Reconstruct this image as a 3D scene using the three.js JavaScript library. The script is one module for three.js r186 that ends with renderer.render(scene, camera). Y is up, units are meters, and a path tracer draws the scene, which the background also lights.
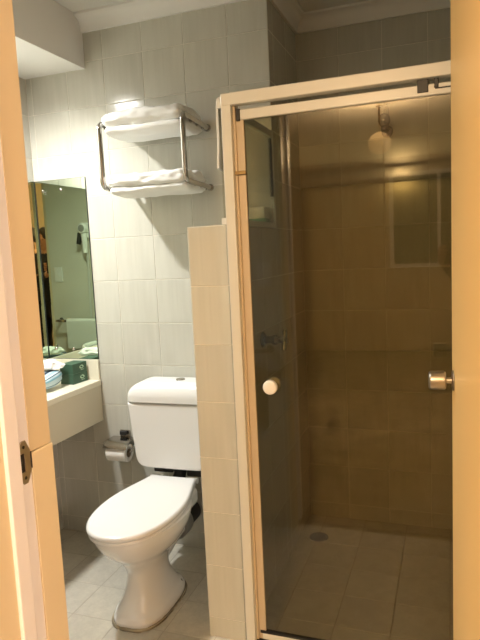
import * as THREE from 'three';
import { RoundedBoxGeometry } from 'three/addons/geometries/RoundedBoxGeometry.js';
import { mergeGeometries, mergeVertices } from 'three/addons/utils/BufferGeometryUtils.js';
import { MarchingCubes } from 'three/addons/objects/MarchingCubes.js';
import { RectAreaLightUniformsLib } from 'three/addons/lights/RectAreaLightUniformsLib.js';

// ------------------------------------------------------------------ camera, light, exposure
const scene = new THREE.Scene();
scene.background = new THREE.Color(0, 0, 0);
const camera = new THREE.PerspectiveCamera(57.42, 480 / 640, 0.01, 50);
camera.position.set(0, 1.387, 0);
camera.quaternion.setFromRotationMatrix(new THREE.Matrix4().makeBasis(
  new THREE.Vector3(0.94030626, -0.0468052, -0.33709556),
  new THREE.Vector3(0.00436411, 0.99207458, -0.12557463),
  new THREE.Vector3(0.34030148, 0.11660749, 0.9330582)));
scene.add(camera);
const renderer = new THREE.WebGLRenderer({ antialias: true });
renderer.toneMapping = THREE.LinearToneMapping;
renderer.toneMappingExposure = 1.0;
renderer.shadowMap.enabled = true;
RectAreaLightUniformsLib.init();
const LAMP_BATH = { pos: [-1.712, 2.236, -1.78], radius: 0.05, power: 13, angle: 82, color: new THREE.Color(1, 0.99, 0.97) };
const LAMP_BED = { pos: [-0.5, 2.14, 1.0], power: 14.5, color: new THREE.Color(1, 0.68, 0.38) };
const LAMP_FILL = { pos: [1.70, 1.95, 0.75], power: 6.2, color: new THREE.Color(1, 0.86, 0.80) };  // added fill for the left door jamb, out of view

// ------------------------------------------------------------------ helpers
const V = (x, y, z) => new THREE.Vector3(x, y, z);
let seed = 12345;
const rnd = () => { seed = (seed * 1664525 + 1013904223) >>> 0; return seed / 4294967296; };
const taken = {};
function numbered(name) { const n = taken[name] = (taken[name] ?? -1) + 1; return n ? `${name}_${String(n).padStart(3, '0')}` : name; }
function mesh(name, geo, mat, parent) {
  if (Array.isArray(geo)) geo = mergeGeometries(geo.map(g => { const q = g.index ? g.toNonIndexed() : g; for (const k of Object.keys(q.attributes)) if (!['position', 'normal', 'uv'].includes(k)) q.deleteAttribute(k); return q; }));
  const m = new THREE.Mesh(geo, mat); m.name = name; m.castShadow = m.receiveShadow = true;
  if (parent) parent.add(m); return m;
}
function thing(name, label, category, pos = [0, 0, 0], group) {
  const o = new THREE.Group(); o.name = numbered(name); o.position.set(...pos); scene.add(o);
  o.userData = { label, category }; if (group) o.userData.group = group; return o;
}
function struct(name, label) { const o = new THREE.Group(); o.name = name; scene.add(o); o.userData = { kind: 'structure', label }; return o; }
const tr = (g, x, y, z) => g.translate(x, y, z);
function bx(x0, x1, y0, y1, z0, z1) { return new THREE.BoxGeometry(x1 - x0, y1 - y0, z1 - z0).translate((x0 + x1) / 2, (y0 + y1) / 2, (z0 + z1) / 2); }
function rb(x0, x1, y0, y1, z0, z1, r = 0.003, s = 2) {
  r = Math.min(r, 0.49 * Math.min(x1 - x0, y1 - y0, z1 - z0));
  return new RoundedBoxGeometry(x1 - x0, y1 - y0, z1 - z0, s, r).translate((x0 + x1) / 2, (y0 + y1) / 2, (z0 + z1) / 2);
}
function cyl(r0, r1, a, b, seg = 24) { // from point a (radius r0) to b (radius r1)
  const d = V(...b).sub(V(...a)), l = d.length();
  const g = new THREE.CylinderGeometry(r1, r0, l, seg).translate(0, l / 2, 0);
  g.applyQuaternion(new THREE.Quaternion().setFromUnitVectors(V(0, 1, 0), d.normalize()));
  return g.translate(...a);
}
function lathe(profile, a, dir, seg = 32) { // profile [r, t] along dir
  const g = new THREE.LatheGeometry(profile.map(([r, t]) => new THREE.Vector2(r, t)), seg);
  g.applyQuaternion(new THREE.Quaternion().setFromUnitVectors(V(0, 1, 0), V(...dir).normalize()));
  return g.translate(...a);
}
function rod(pts, r, fillet = 0.03, seg = 12) { // tube with rounded bends and capped ends
  const P = pts.map(p => V(...p)), path = new THREE.CurvePath(); let cur = P[0];
  for (let i = 1; i < P.length - 1; i++) {
    const a = P[i - 1].clone().sub(P[i]), b = P[i + 1].clone().sub(P[i]);
    const f = Math.min(fillet, a.length() * 0.49, b.length() * 0.49);
    const s = P[i].clone().addScaledVector(a.normalize(), f), e = P[i].clone().addScaledVector(b.normalize(), f);
    path.add(new THREE.LineCurve3(cur, s)); path.add(new THREE.QuadraticBezierCurve3(s, P[i], e)); cur = e;
  }
  path.add(new THREE.LineCurve3(cur, P[P.length - 1]));
  const n = pts.length > 2 ? 24 * (pts.length - 1) : 1;
  const g = [new THREE.TubeGeometry(path, n, r, seg)];
  const cap = (p, d) => { const c = new THREE.CircleGeometry(r, seg); c.applyQuaternion(new THREE.Quaternion().setFromUnitVectors(V(0, 0, 1), d.normalize())); g.push(c.translate(p.x, p.y, p.z)); };
  cap(P[0], P[0].clone().sub(P[1])); cap(P[P.length - 1], P[P.length - 1].clone().sub(P[P.length - 2]));
  return mergeGeometries(g.map(q => q.toNonIndexed()));
}
function curveTube(pts, r, n = 60, seg = 10) { return new THREE.TubeGeometry(new THREE.CatmullRomCurve3(pts.map(p => V(...p))), n, r, seg); }
function surf(fn, nu, nv, closeV = false) { // indexed grid surface
  const pos = [], uv = [], idx = [];
  for (let i = 0; i <= nu; i++) for (let j = 0; j <= nv; j++) { const p = fn(i / nu, j / nv); pos.push(p.x, p.y, p.z); uv.push(i / nu, j / nv); }
  for (let i = 0; i < nu; i++) for (let j = 0; j < nv; j++) { const a = i * (nv + 1) + j, b = a + nv + 1; idx.push(a, b, a + 1, b, b + 1, a + 1); }
  let g = new THREE.BufferGeometry(); g.setIndex(idx);
  g.setAttribute('position', new THREE.Float32BufferAttribute(pos, 3)); g.setAttribute('uv', new THREE.Float32BufferAttribute(uv, 2));
  if (closeV) { g.deleteAttribute('uv'); g = mergeVertices(g, 1e-5); }
  g.computeVertexNormals();
  if (closeV) g.setAttribute('uv', new THREE.Float32BufferAttribute(new Float32Array(g.attributes.position.count * 2), 2));
  return g;
}
function sheet(fn, nu, nv, th) { // closed shell of thickness th around fn(u,v)
  const e = 1e-3, c = x => Math.min(1, Math.max(0, x));
  const nrm = (u, v) => { const a = fn(c(u + e), v).sub(fn(c(u - e), v)), b = fn(u, c(v + e)).sub(fn(u, c(v - e))); return a.cross(b).normalize(); };
  const at = (u, v, s) => fn(u, v).addScaledVector(nrm(u, v), s * th / 2);
  const front = surf((u, v) => at(u, v, 1), nu, nv), back = surf((u, v) => at(1 - u, v, -1), nu, nv);
  const edge = (p, n) => surf((u, v) => { const [a, b] = p(u); return at(a, b, 1 - 2 * v); }, n, 1);
  return [front, back, edge(t => [t, 0], nu), edge(t => [1 - t, 1], nu), edge(t => [0, 1 - t], nv), edge(t => [1, t], nv)];
}
const hash = (i, j, k) => { let n = (i * 374761393 + j * 668265263 + k * 1274126177) | 0; n = Math.imul(n ^ (n >>> 13), 1274126177); return ((n ^ (n >>> 16)) >>> 0) / 4294967296; };
function noise(x, y, z = 0) {
  const i = Math.floor(x), j = Math.floor(y), k = Math.floor(z), s = t => t * t * (3 - 2 * t), u = s(x - i), v = s(y - j), w = s(z - k), L = (a, b, t) => a + (b - a) * t;
  const q = (a, b, c) => hash(i + a, j + b, k + c);
  return L(L(L(q(0, 0, 0), q(1, 0, 0), u), L(q(0, 1, 0), q(1, 1, 0), u), v), L(L(q(0, 0, 1), q(1, 0, 1), u), L(q(0, 1, 1), q(1, 1, 1), u), v), w) * 2 - 1;
}
function dataTex(n, fn, srgb = true) {
  const d = new Uint8Array(n * n * 4);
  for (let y = 0; y < n; y++) for (let x = 0; x < n; x++) { const c = fn(x / n, y / n); for (let k = 0; k < 3; k++) d[(y * n + x) * 4 + k] = Math.max(0, Math.min(255, c[k] * 255)); d[(y * n + x) * 4 + 3] = 255; }
  const t = new THREE.DataTexture(d, n, n); t.magFilter = t.minFilter = THREE.LinearFilter; t.wrapS = t.wrapT = THREE.RepeatWrapping; if (srgb) t.colorSpace = THREE.SRGBColorSpace; t.needsUpdate = true; return t;
}
const std = (r, g, b, o = {}) => { const m = new THREE.MeshPhysicalMaterial({ roughness: 0.5, ...o }); m.color.setRGB(r, g, b); return m; };

// ------------------------------------------------------------------ materials
function glazeTex(k, streak) { // glazed tile: soft vertical brush streaks and fine mottle
  return dataTex(192, (u, v) => {
    const s = noise(u * 9 + k * 31, v * 0.9 + k * 7, k) * 0.55 + noise(u * 26 + k * 17, v * 1.6, k + 5) * 0.3 + noise(u * 60, v * 60, k) * 0.12;
    const g = 0.955 + streak * s; return [g, g * 0.998, g * 0.988 + 0.004 * s];
  });
}
const glaze = [0, 1, 2, 3].map(k => glazeTex(k, 0.035));
const tileMats = glaze.map((t, i) => std(0.57 + 0.012 * i, 0.56 + 0.012 * i, 0.50 + 0.01 * i, { map: t, roughness: 0.14 }));
const floorTex = [0, 1, 2].map(k => dataTex(192, (u, v) => { const s = noise(u * 6 + k * 9, v * 6, k) * 0.4 + noise(u * 22, v * 22 + k * 5, k) * 0.35 + noise(u * 80, v * 80, k) * 0.25; const g = 0.93 + 0.06 * s; return [g, g * 0.99, g * 0.965]; }));
const floorMats = floorTex.map((t, i) => std(0.60 + 0.02 * i, 0.575 + 0.02 * i, 0.51 + 0.015 * i, { map: t, roughness: 0.38 }));
const M = {
  grout: std(0.66, 0.63, 0.55, { roughness: 0.9 }),
  floorGrout: std(0.42, 0.38, 0.31, { roughness: 0.9 }),
  ceiling: std(0.70, 0.69, 0.65, { roughness: 0.8 }),
  white: std(0.82, 0.81, 0.79, { roughness: 0.45 }),
  bulk: std(0.78, 0.77, 0.74, { roughness: 0.7 }),
  frameWhite: std(0.84, 0.84, 0.88, { roughness: 0.4 }),
  tan: std(0.70, 0.59, 0.39, { roughness: 0.45 }),
  door: std(0.88, 0.60, 0.25, { roughness: 0.4 }),
  tanPale: std(0.73, 0.63, 0.43, { roughness: 0.5 }),
  yellowWall: std(0.56, 0.43, 0.27, { roughness: 0.8 }),
  bedCeil: std(0.78, 0.72, 0.6, { roughness: 0.8 }),
  carpet: std(0.40, 0.31, 0.21, { roughness: 1, map: dataTex(128, (u, v) => { const g = 0.8 + 0.2 * noise(u * 60, v * 60); return [g, g, g]; }) }),
  bench: std(0.76, 0.72, 0.58, { roughness: 0.3 }),
  fascia: std(0.60, 0.55, 0.42, { roughness: 0.4 }),
  chrome: std(0.5, 0.48, 0.45, { metalness: 1, roughness: 0.16 }),
  steel: std(0.5, 0.46, 0.4, { metalness: 1, roughness: 0.32 }),
  drain: std(0.12, 0.1, 0.08, { metalness: 1, roughness: 0.4 }),
  brass: std(0.32, 0.21, 0.09, { metalness: 1, roughness: 0.35 }),
  mirror: std(0.62, 0.70, 0.58, { metalness: 1, roughness: 0.0 }),
  mirrorEdge: std(0.03, 0.04, 0.035, { roughness: 0.4 }),
  ceramic: std(0.80, 0.79, 0.77, { roughness: 0.12, clearcoat: 0.4, clearcoatRoughness: 0.05 }),
  plasticWhite: std(0.82, 0.81, 0.79, { roughness: 0.25 }),
  black: std(0.012, 0.011, 0.010, { roughness: 0.5 }),
  rubber: std(0.03, 0.028, 0.025, { roughness: 0.6 }),
  greyPipe: std(0.3, 0.29, 0.27, { roughness: 0.4 }),
  alloy: std(0.62, 0.615, 0.57, { roughness: 0.35 }),
  alloyShaded: std(0.52, 0.42, 0.29, { roughness: 0.35 }),  // same alloy as the frame, shade of the recess put into its colour
  glassClear: new THREE.MeshPhysicalMaterial({ roughness: 0, transmission: 1, thickness: 0, ior: 1.5 }),
  fitting: std(0.24, 0.23, 0.21, { metalness: 1, roughness: 0.22 }),
  glass: new THREE.MeshPhysicalMaterial({ roughness: 0, transmission: 1, thickness: 0, ior: 1.5 }),
  paper: std(0.84, 0.83, 0.8, { roughness: 0.95 }),
  towel: std(0.84, 0.835, 0.80, { roughness: 1, sheen: 0.3, bumpScale: 0.0012, bumpMap: dataTex(128, (u, v) => { const g = 0.5 + 0.5 * noise(u * 50, v * 50); return [g, g, g]; }, false) }),
  sealant: std(0.48, 0.41, 0.28, { roughness: 0.95, map: dataTex(64, (u, v) => { const g = 0.75 + 0.3 * noise(u * 22, v * 9); return [g, g, g]; }) }),
  card: std(0.84, 0.85, 0.82, { roughness: 0.6 }),
  green: std(0.02, 0.10, 0.055, { roughness: 0.5 }),
};
M.glass.color.setRGB(0.68, 0.655, 0.53);
M.glassClear.color.setRGB(0.90, 0.90, 0.86);
M.towel.bumpMap.repeat.set(8, 8);

// ------------------------------------------------------------------ the room: dimensions
const XL = -1.902, ZB = -2.393, XS = -0.694, ZS = -2.861, XR = 0.10, ZD = -0.913, ZO = -0.752, CE = 2.47, T = 0.2, ROW = 0.0758;
const XP = -0.8346, ZP = -1.81, YP = 1.476, XF = -1.608; // half wall, its front, its top; bench front

const tileCache = {};
function tileGeo(w, h) {
  const key = `${w.toFixed(4)}_${h.toFixed(4)}`; if (tileCache[key]) return tileCache[key];
  const c = 0.0012, d = 0.006, a = w / 2, b = h / 2;
  const out = [[-a, -b], [a, -b], [a, b], [-a, b]], inn = [[-a + c, -b + c], [a - c, -b + c], [a - c, b - c], [-a + c, b - c]];
  const pos = [], uv = [];
  const quad = (p, q, r, s) => { for (const t of [p, q, r, p, r, s]) { pos.push(...t); uv.push(t[0] / T + 0.5, t[1] / T + 0.5); } };
  quad(...inn.map(p => [...p, 0]));
  for (let i = 0; i < 4; i++) { const j = (i + 1) % 4; quad([...out[i], -c], [...out[j], -c], [...inn[j], 0], [...inn[i], 0]); quad([...out[i], -d], [...out[j], -d], [...out[j], -c], [...out[i], -c]); }
  const g = new THREE.BufferGeometry(); g.setAttribute('position', new THREE.Float32BufferAttribute(pos, 3)); g.setAttribute('uv', new THREE.Float32BufferAttribute(uv, 2)); g.computeVertexNormals();
  return tileCache[key] = g;
}
// tiles on the rectangle from `o`, u along up x normal, v along `up`; grid lines at gu + k T, gv + k T
function tiles(parent, o, up, n, w, h, gu, gv, mats = tileMats, gap = 0.003, wob = 0.0022) {
  const N = V(...n), U3 = V(...up), W = U3.clone().cross(N), q = new THREE.Quaternion().setFromRotationMatrix(new THREE.Matrix4().makeBasis(W, U3, N));
  const lines = (g, l) => { const a = [0]; let k = Math.ceil((1e-4 - g) / T); for (; g + k * T < l - 1e-4; k++) if (g + k * T > 0.012 && g + k * T < l - 0.012) a.push(g + k * T); a.push(l); return a; };
  const us = lines(gu, w), vs = lines(gv, h);
  for (let i = 0; i + 1 < us.length; i++) for (let j = 0; j + 1 < vs.length; j++) {
    const tw = us[i + 1] - us[i] - gap, thh = vs[j + 1] - vs[j] - gap; if (tw < 0.006 || thh < 0.006) continue;
    const m = mesh('tile', tileGeo(Math.round(tw * 2000) / 2000, Math.round(thh * 2000) / 2000), mats[Math.floor(rnd() * mats.length)], parent);
    m.position.set(...o).addScaledVector(W, (us[i] + us[i + 1]) / 2).addScaledVector(U3, (vs[j] + vs[j + 1]) / 2);
    m.quaternion.copy(q).multiply(new THREE.Quaternion().setFromEuler(new THREE.Euler((rnd() - 0.5) * wob, (rnd() - 0.5) * wob, 0)));
  }
}
const G = 0.0016; // grout lies this far below the tile faces

{ // floor
  const f = struct('floor', 'beige square floor tiles running into the shower');
  mesh('grout_bed', bx(XL - 0.1, XR + 0.1, -0.1, -0.0012, ZS - 0.1, -0.853), M.floorGrout, f);
  tiles(f, [XL, 0, -0.853], [0, 0, -1], [0, 1, 0], XR - XL, 0.0 - 0.853 - ZS, -1.01 - XL - 1, -0.853 + 1.785 - 1, floorMats, 0.0028);
}
{ const w = struct('wall_back', 'pale glazed tile wall behind the toilet');
  mesh('grout_bed', bx(XL - 0.1, XS - G, 0, CE, ZB - 0.1, ZB - G), M.grout, w);
  tiles(w, [XL, 0, ZB], [0, 1, 0], [0, 0, 1], XS - XL, CE, -1.4642 - XL - 2.012 + 0.0012 * 4, ROW); }
{ const w = struct('wall_left', 'pale tile wall behind the long mirror');
  mesh('grout_bed', bx(XL - 0.1, XL - G, 0, CE, ZB - 0.1, ZD + 0.02), M.grout, w);
  tiles(w, [XL, 0, ZD], [0, 1, 0], [1, 0, 0], ZD - ZB, CE, 0.08, ROW); }
{ const w = struct('wall_shower_left', 'tiled side wall of the shower recess');
  mesh('grout_bed', bx(XS - 0.1, XS - G, 0, CE, ZS - 0.1, ZB - 0.1), M.grout, w);
  tiles(w, [XS, 0, ZB], [0, 1, 0], [1, 0, 0], ZB - ZS, CE, 0.068, ROW); }
{ const w = struct('wall_shower_back', 'tiled back wall of the shower recess');
  mesh('grout_bed', bx(XS - 0.1, XR + 0.1, 0, CE, ZS - 0.1, ZS - G), M.grout, w);
  tiles(w, [XS, 0, ZS], [0, 1, 0], [0, 0, 1], XR - XS, CE, 0.0, ROW); }
{ const w = struct('wall_right', 'tiled wall behind the open door');
  mesh('grout_bed', bx(XR + G, XR + 0.1, 0, CE, ZS - 0.1, ZD + 0.02), M.grout, w);
  tiles(w, [XR, 0, ZS], [0, 1, 0], [-1, 0, 0], ZD - ZS, CE, 0.0, ROW); }
{ const w = struct('wall_partition', 'half height tiled wall between toilet and shower');
  mesh('grout_bed', bx(XP + G, XS - G, 0, YP - G, ZB, ZP - G), M.grout, w);
  tiles(w, [XP, 0, ZP], [0, 1, 0], [0, 0, 1], XS - XP, YP, -5, ROW);
  tiles(w, [XP, 0, ZB], [0, 1, 0], [-1, 0, 0], ZP - ZB, YP, -0.017, ROW);
  tiles(w, [XS, 0, ZP], [0, 1, 0], [1, 0, 0], ZP - ZB, YP, -0.015, ROW);
  tiles(w, [XP, YP, ZP], [0, 0, -1], [0, 1, 0], XS - XP, ZP - ZB, -5, 0); }
{ const w = struct('wall_door', 'wall with the doorway, tiled on the bathroom side');
  const o0 = -0.762, o1 = 0.078, oh = 2.06, z0 = ZD + G, z1 = ZO;
  mesh('plaster', [bx(-2.6, o0, 0, 2.6, z0, z1), bx(o1, 1.9, 0, 2.6, z0, z1), bx(o0, o1, oh, 2.6, z0, z1)], M.yellowWall, w);
  mesh('grout_bed', [bx(XL, -0.742, 0, CE, ZD + G, ZD + G + 0.002), bx(-0.742, XR, 2.062, CE, ZD + G, ZD + G + 0.002)].map(g => g.translate(0, 0, -0.0021)), M.grout, w);
  tiles(w, [-0.742, 0, ZD], [0, 1, 0], [0, 0, -1], -0.742 - XL, CE, 0.0, ROW);
  tiles(w, [XR, 2.062, ZD], [0, 1, 0], [0, 0, -1], XR + 0.742, CE - 2.062, 0.0, 0.014); }
{ const c = mesh('ceiling', bx(XL - 0.1, XR + 0.1, CE, CE + 0.1, ZS - 0.1, ZD + 0.02), M.ceiling, scene); c.userData = { kind: 'structure', label: 'off white bathroom ceiling' }; }
{ const c = mesh('ceiling_bulkhead', rb(XL, -1.567, 2.245, CE, ZB, ZD, 0.002), M.bulk, scene); c.userData = { kind: 'structure', label: 'white boxed bulkhead above the vanity bench' }; }
// cornices
{
  const cove = len => { const s = new THREE.Shape(); s.moveTo(0, 0); s.lineTo(0.012, 0); s.lineTo(0.014, 0.012); s.quadraticCurveTo(0.022, 0.05, 0.05, 0.057); s.lineTo(0.06, 0.06); s.lineTo(0.06, 0.07); s.lineTo(0, 0.07); s.closePath(); return new THREE.ExtrudeGeometry(s, { depth: len, bevelEnabled: false, curveSegments: 8 }); };
  let k = 2;
  const run = (x, z, len, ry, label) => { const m = mesh(`trim_${k++}`, cove(len), M.bulk, scene); m.position.set(x, 2.40, z); m.rotation.y = ry; m.userData = { kind: 'structure', label }; };
  run(XS + 0.06, ZB, XS + 0.06 + 1.567, -Math.PI / 2, 'white cornice above the toilet wall');      // profile outwards +z, runs along -x
  run(XS, ZS, ZB + 0.06 - ZS, 0, 'white cornice on the shower side wall');
  run(XR, ZS, XR - XS, -Math.PI / 2, 'white cornice above the shower back wall');
}
// bedroom shell behind the camera
{
  const add = (n, g, m, l) => { const o = mesh(n, g, m, scene); o.userData = { kind: 'structure', label: l }; };
  add('floor_bedroom', bx(-2.6, 1.9, -0.1, 0, -0.853, 4.3), M.carpet, 'brown carpet of the bedroom');
  add('ceiling_bedroom', bx(-2.6, 1.9, CE, CE + 0.1, ZO, 4.3), M.bedCeil, 'cream bedroom ceiling');
  add('wall_bedroom_left', bx(-2.6, -2.5, 0, CE, ZO, 4.3), M.yellowWall, 'yellow bedroom side wall');
  add('wall_bedroom_right', bx(1.8, 1.9, 0, CE, ZO, 4.3), M.yellowWall, 'yellow bedroom side wall by the photographer');
  add('wall_bedroom_back', [bx(-2.5, -0.74, 0, CE, 4.2, 4.3), bx(0.3, 1.8, 0, CE, 4.2, 4.3), bx(-0.74, 0.3, 0, 1.08, 4.2, 4.3), bx(-0.74, 0.3, 2.28, CE, 4.2, 4.3)], M.yellowWall, 'yellow bedroom wall with the dark window');
  const w = struct('window_1', 'dark night window in the bedroom');
  const wx0 = -0.74, wx1 = 0.3, wy0 = 1.08, wy1 = 2.28, wm = -0.14;
  mesh('window_frame', [bx(wx0, wx0 + 0.05, wy0, wy1, 4.17, 4.26), bx(wx1 - 0.05, wx1, wy0, wy1, 4.17, 4.26), bx(wx0 + 0.05, wx1 - 0.05, wy0, wy0 + 0.05, 4.17, 4.26), bx(wx0 + 0.05, wx1 - 0.05, wy1 - 0.05, wy1, 4.17, 4.26), bx(wm - 0.02, wm + 0.02, wy0 + 0.05, wy1 - 0.05, 4.18, 4.25)], M.white, w);
  mesh('pane', bx(wx0 + 0.05, wm - 0.02, wy0 + 0.05, wy1 - 0.05, 4.21, 4.216), M.black, w); mesh('pane', bx(wm + 0.02, wx1 - 0.05, wy0 + 0.05, wy1 - 0.05, 4.21, 4.216), M.black, w);
}
// door frame
{
  const f = struct('trim_1', 'white and tan door frame around the doorway');
  const YH = 2.045, jx = -0.74, hx = 0.056;
  mesh('architrave', [rb(jx - 0.07, jx - 0.004, 0, YH + 0.07, ZO, ZO + 0.018, 0.004), rb(hx + 0.004, hx + 0.07, 0, YH + 0.07, ZO, ZO + 0.018, 0.004), rb(jx - 0.004, hx + 0.004, YH + 0.004, YH + 0.07, ZO, ZO + 0.018, 0.004)], M.frameWhite, f);
  mesh('jamb_edge', rb(jx - 0.022, jx, 0, YH, -0.788, ZO + 0.016, 0.003), M.tanPale, f);
  mesh('door_stop', rb(jx - 0.022, jx + 0.007, 0, YH, -0.822, -0.787, 0.003), M.frameWhite, f);
  mesh('jamb', bx(jx - 0.022, jx - 0.001, 0, YH, -0.8535, -0.821), M.frameWhite, f);
  mesh('lining', rb(jx - 0.022, jx + 0.0005, 1.034, YH, ZD - 0.001, -0.853, 0.0015), M.tan, f);
  mesh('lining', rb(jx - 0.022, jx + 0.003, 0, 1.0325, ZD - 0.003, -0.853, 0.002), M.tanPale, f);
  mesh('jamb', rb(hx, hx + 0.022, 0, YH, ZD, ZO + 0.016, 0.003), M.frameWhite, f);
  mesh('head', rb(jx - 0.022, hx + 0.022, YH, YH + 0.017, ZD, ZO + 0.016, 0.002), M.frameWhite, f);
  // strike plate with its latch hole
  const s = new THREE.Shape(); s.moveTo(-0.015, -0.03); s.lineTo(-0.006, -0.04); s.lineTo(0.004, -0.04); s.lineTo(0.0155, -0.018); s.lineTo(0.0155, 0.018); s.lineTo(0.004, 0.04); s.lineTo(-0.006, 0.04); s.lineTo(-0.015, 0.03); s.closePath();
  const h = new THREE.Path(); h.moveTo(-0.012, -0.018); h.lineTo(0.0, -0.018); h.lineTo(0.0, 0.018); h.lineTo(-0.012, 0.018); h.closePath(); s.holes.push(h);
  const place = g => g.rotateY(Math.PI / 2).translate(jx - 0.0008, 1.02, -0.8375);
  const sp = mesh('strike_plate', place(new THREE.ExtrudeGeometry(s, { depth: 0.0016, bevelEnabled: true, bevelSize: 0.0006, bevelThickness: 0.0006, bevelSegments: 1 })), M.steel, f);
  mesh('latch_hole', place(bx(-0.012, 0, -0.018, 0.018, -0.004, 0.0004)), M.black, sp);
  for (const y of [-0.029, 0.029]) mesh('screw', place(new THREE.CylinderGeometry(0.0032, 0.0032, 0.003, 12).rotateX(Math.PI / 2).translate(-0.002, y, 0.0012)), M.rubber, sp);
  mesh('lip', place(rb(0.0145, 0.017, -0.016, 0.016, -0.002, 0.004, 0.001)), M.rubber, sp);
}
{ // the open door, hinged on the right jamb
  const d = new THREE.Group(); d.name = 'door_1'; scene.add(d); d.userData = { kind: 'structure', label: 'plain tan door standing open with a metal knob' };
  const a = V(0.052, 0, -0.885), b = V(0.001, 0, -1.635), L = a.distanceTo(b);
  d.position.copy(a); d.rotation.y = Math.atan2(-(b.z - a.z), b.x - a.x); // local +x runs along the leaf, -z out of the left face
  mesh('door_leaf', rb(0, L, 0.008, 2.04, 0, 0.035, 0.002), M.door, d);
  const k = mesh('knob', lathe([[0, 0.062], [0.02, 0.062], [0.0235, 0.059], [0.0245, 0.055], [0.0245, 0.024], [0.023, 0.0205], [0.019, 0.019], [0, 0.019]].reverse(), [L - 0.06, 1.03, 0], [0, 0, -1], 40), M.steel, d);
  mesh('spindle', cyl(0.0085, 0.0085, [L - 0.06, 1.03, 0], [L - 0.06, 1.03, -0.022]), M.steel, k);
  mesh('rose', lathe([[0.012, 0.006], [0.026, 0.004], [0.028, 0.0], [0.0, 0.0]].reverse(), [L - 0.06, 1.03, 0], [0, 0, -1], 36), M.steel, k);
  for (const y of [0.25, 1.02, 1.8]) mesh('hinge', cyl(0.006, 0.006, [-0.005, y - 0.05, -0.003], [-0.005, y + 0.05, -0.003], 12), M.steel, d);
}
// ------------------------------------------------------------------ lamps
{
  const [x, y, z] = LAMP_BATH.pos;
  const l = thing('downlight', 'round recessed downlight in the underside of the bulkhead', 'lamp', [x, 2.245, z]);
  mesh('rim', lathe([[0.068, -0.001], [0.068, -0.006], [0.078, -0.007], [0.083, -0.003], [0.083, 0]], [0, 0, 0], [0, 1, 0], 40), M.white, l);
  const em = std(0.9, 0.9, 0.9, { emissive: new THREE.Color(1, 0.97, 0.9), emissiveIntensity: 60, roughness: 0.5 });
  mesh('diffuser', new THREE.CylinderGeometry(0.067, 0.067, 0.003, 40).translate(0, -0.003, 0), em, l);
  const r = new THREE.SpotLight(LAMP_BATH.color, LAMP_BATH.power, 0, LAMP_BATH.angle * Math.PI / 180, 1, 2);
  r.position.set(x, y, z); r.target.position.set(x, y - 1, z); r.castShadow = true; r.shadow.radius = LAMP_BATH.radius / 0.02; scene.add(r, r.target);
}
{
  const [x, y, z] = LAMP_BED.pos;
  const l = thing('ceiling_lamp', 'frosted globe pendant lamp glowing warm in the bedroom', 'lamp', [x, CE, z]);
  mesh('base', lathe([[0, 0], [0.05, 0], [0.05, -0.02], [0, -0.025]].reverse(), [0, 0, 0], [0, 1, 0]), M.brass, l);
  mesh('stem', cyl(0.008, 0.008, [0, -0.02, 0], [0, -0.25, 0], 12), M.brass, l);
  const em = std(0.8, 0.7, 0.5, { emissive: new THREE.Color(1, 0.5, 0.18), emissiveIntensity: 0.9, roughness: 0.4 });
  mesh('shade', new THREE.SphereGeometry(0.085, 36, 24).scale(1, 0.95, 1).translate(0, y - CE, 0), em, l);
  const p = new THREE.PointLight(LAMP_BED.color, LAMP_BED.power, 0, 2); p.position.set(x, y, z); p.castShadow = true; p.shadow.radius = 3.7; scene.add(p);
}
{
  const [x, y, z] = LAMP_FILL.pos;
  const l = thing('jamb_fill_lamp', 'added white globe lamp out of view on the bedroom side wall, filling the door jamb', 'lamp', [1.8, y, z]);  // invented lamp, placed only to brighten the door jamb
  mesh('wall_plate', cyl(0.05, 0.05, [-0.0005, 0, 0], [-0.02, 0, 0], 24), M.brass, l);
  mesh('arm', cyl(0.01, 0.01, [-0.018, 0, 0], [-0.05, 0, 0], 12), M.brass, l);
  mesh('globe', new THREE.SphereGeometry(0.065, 28, 20).translate(x - 1.8, 0, 0), std(0.8, 0.75, 0.7, { emissive: new THREE.Color(1, 0.86, 0.78), emissiveIntensity: 3 }), l);
  const p = new THREE.PointLight(LAMP_FILL.color, LAMP_FILL.power, 0, 2); p.position.set(x, y, z); p.castShadow = true; p.shadow.radius = 3; scene.add(p);
}
// ------------------------------------------------------------------ vanity bench, mirrors
{
  const b = thing('vanity_bench', 'cream vanity bench with deep beige front panel under the mirrors', 'bench', [XF, 0, ZB]);
  b.position.set(0, 0, 0);
  mesh('bench_top', rb(XL + 0.002, XF + 0.004, 0.772, 0.80, ZB + 0.002, ZD - 0.004, 0.004), M.bench, b);
  mesh('front_panel', rb(XF - 0.02, XF, 0.597, 0.772, ZB + 0.002, ZD - 0.004, 0.002), M.fascia, b);
  mesh('upstand', rb(XL + 0.002, XF, 0.80, 0.898, ZB + 0.001, ZB + 0.014, 0.002), M.bench, b);
  mesh('upstand', rb(XL + 0.001, XL + 0.014, 0.80, 0.898, ZB + 0.015, ZD - 0.004, 0.002), M.bench, b);
}
function mirrorAt(label, w, y0, y1, place) { // local x = width, y, z = outwards
  const t = thing('wall_mirror', label, 'mirror', [0, 0, 0], 'mirrors around the vanity corner'); place(t);
  mesh('backing', bx(0, w, y0, y1, 0.001, 0.0045), M.mirrorEdge, t);
  mesh('mirror_glass', bx(0.0015, w - 0.0015, y0 + 0.0015, y1 - 0.0015, 0.0045, 0.0062), M.mirror, t);
  return t;
}
function capScrew(t, x, y) { mesh('fixing_cap', lathe([[0, 0.006], [0.005, 0.0055], [0.0075, 0.003], [0.008, 0]].reverse(), [x, y, 0.0062], [0, 0, 1], 16), M.chrome, t); }
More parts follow.
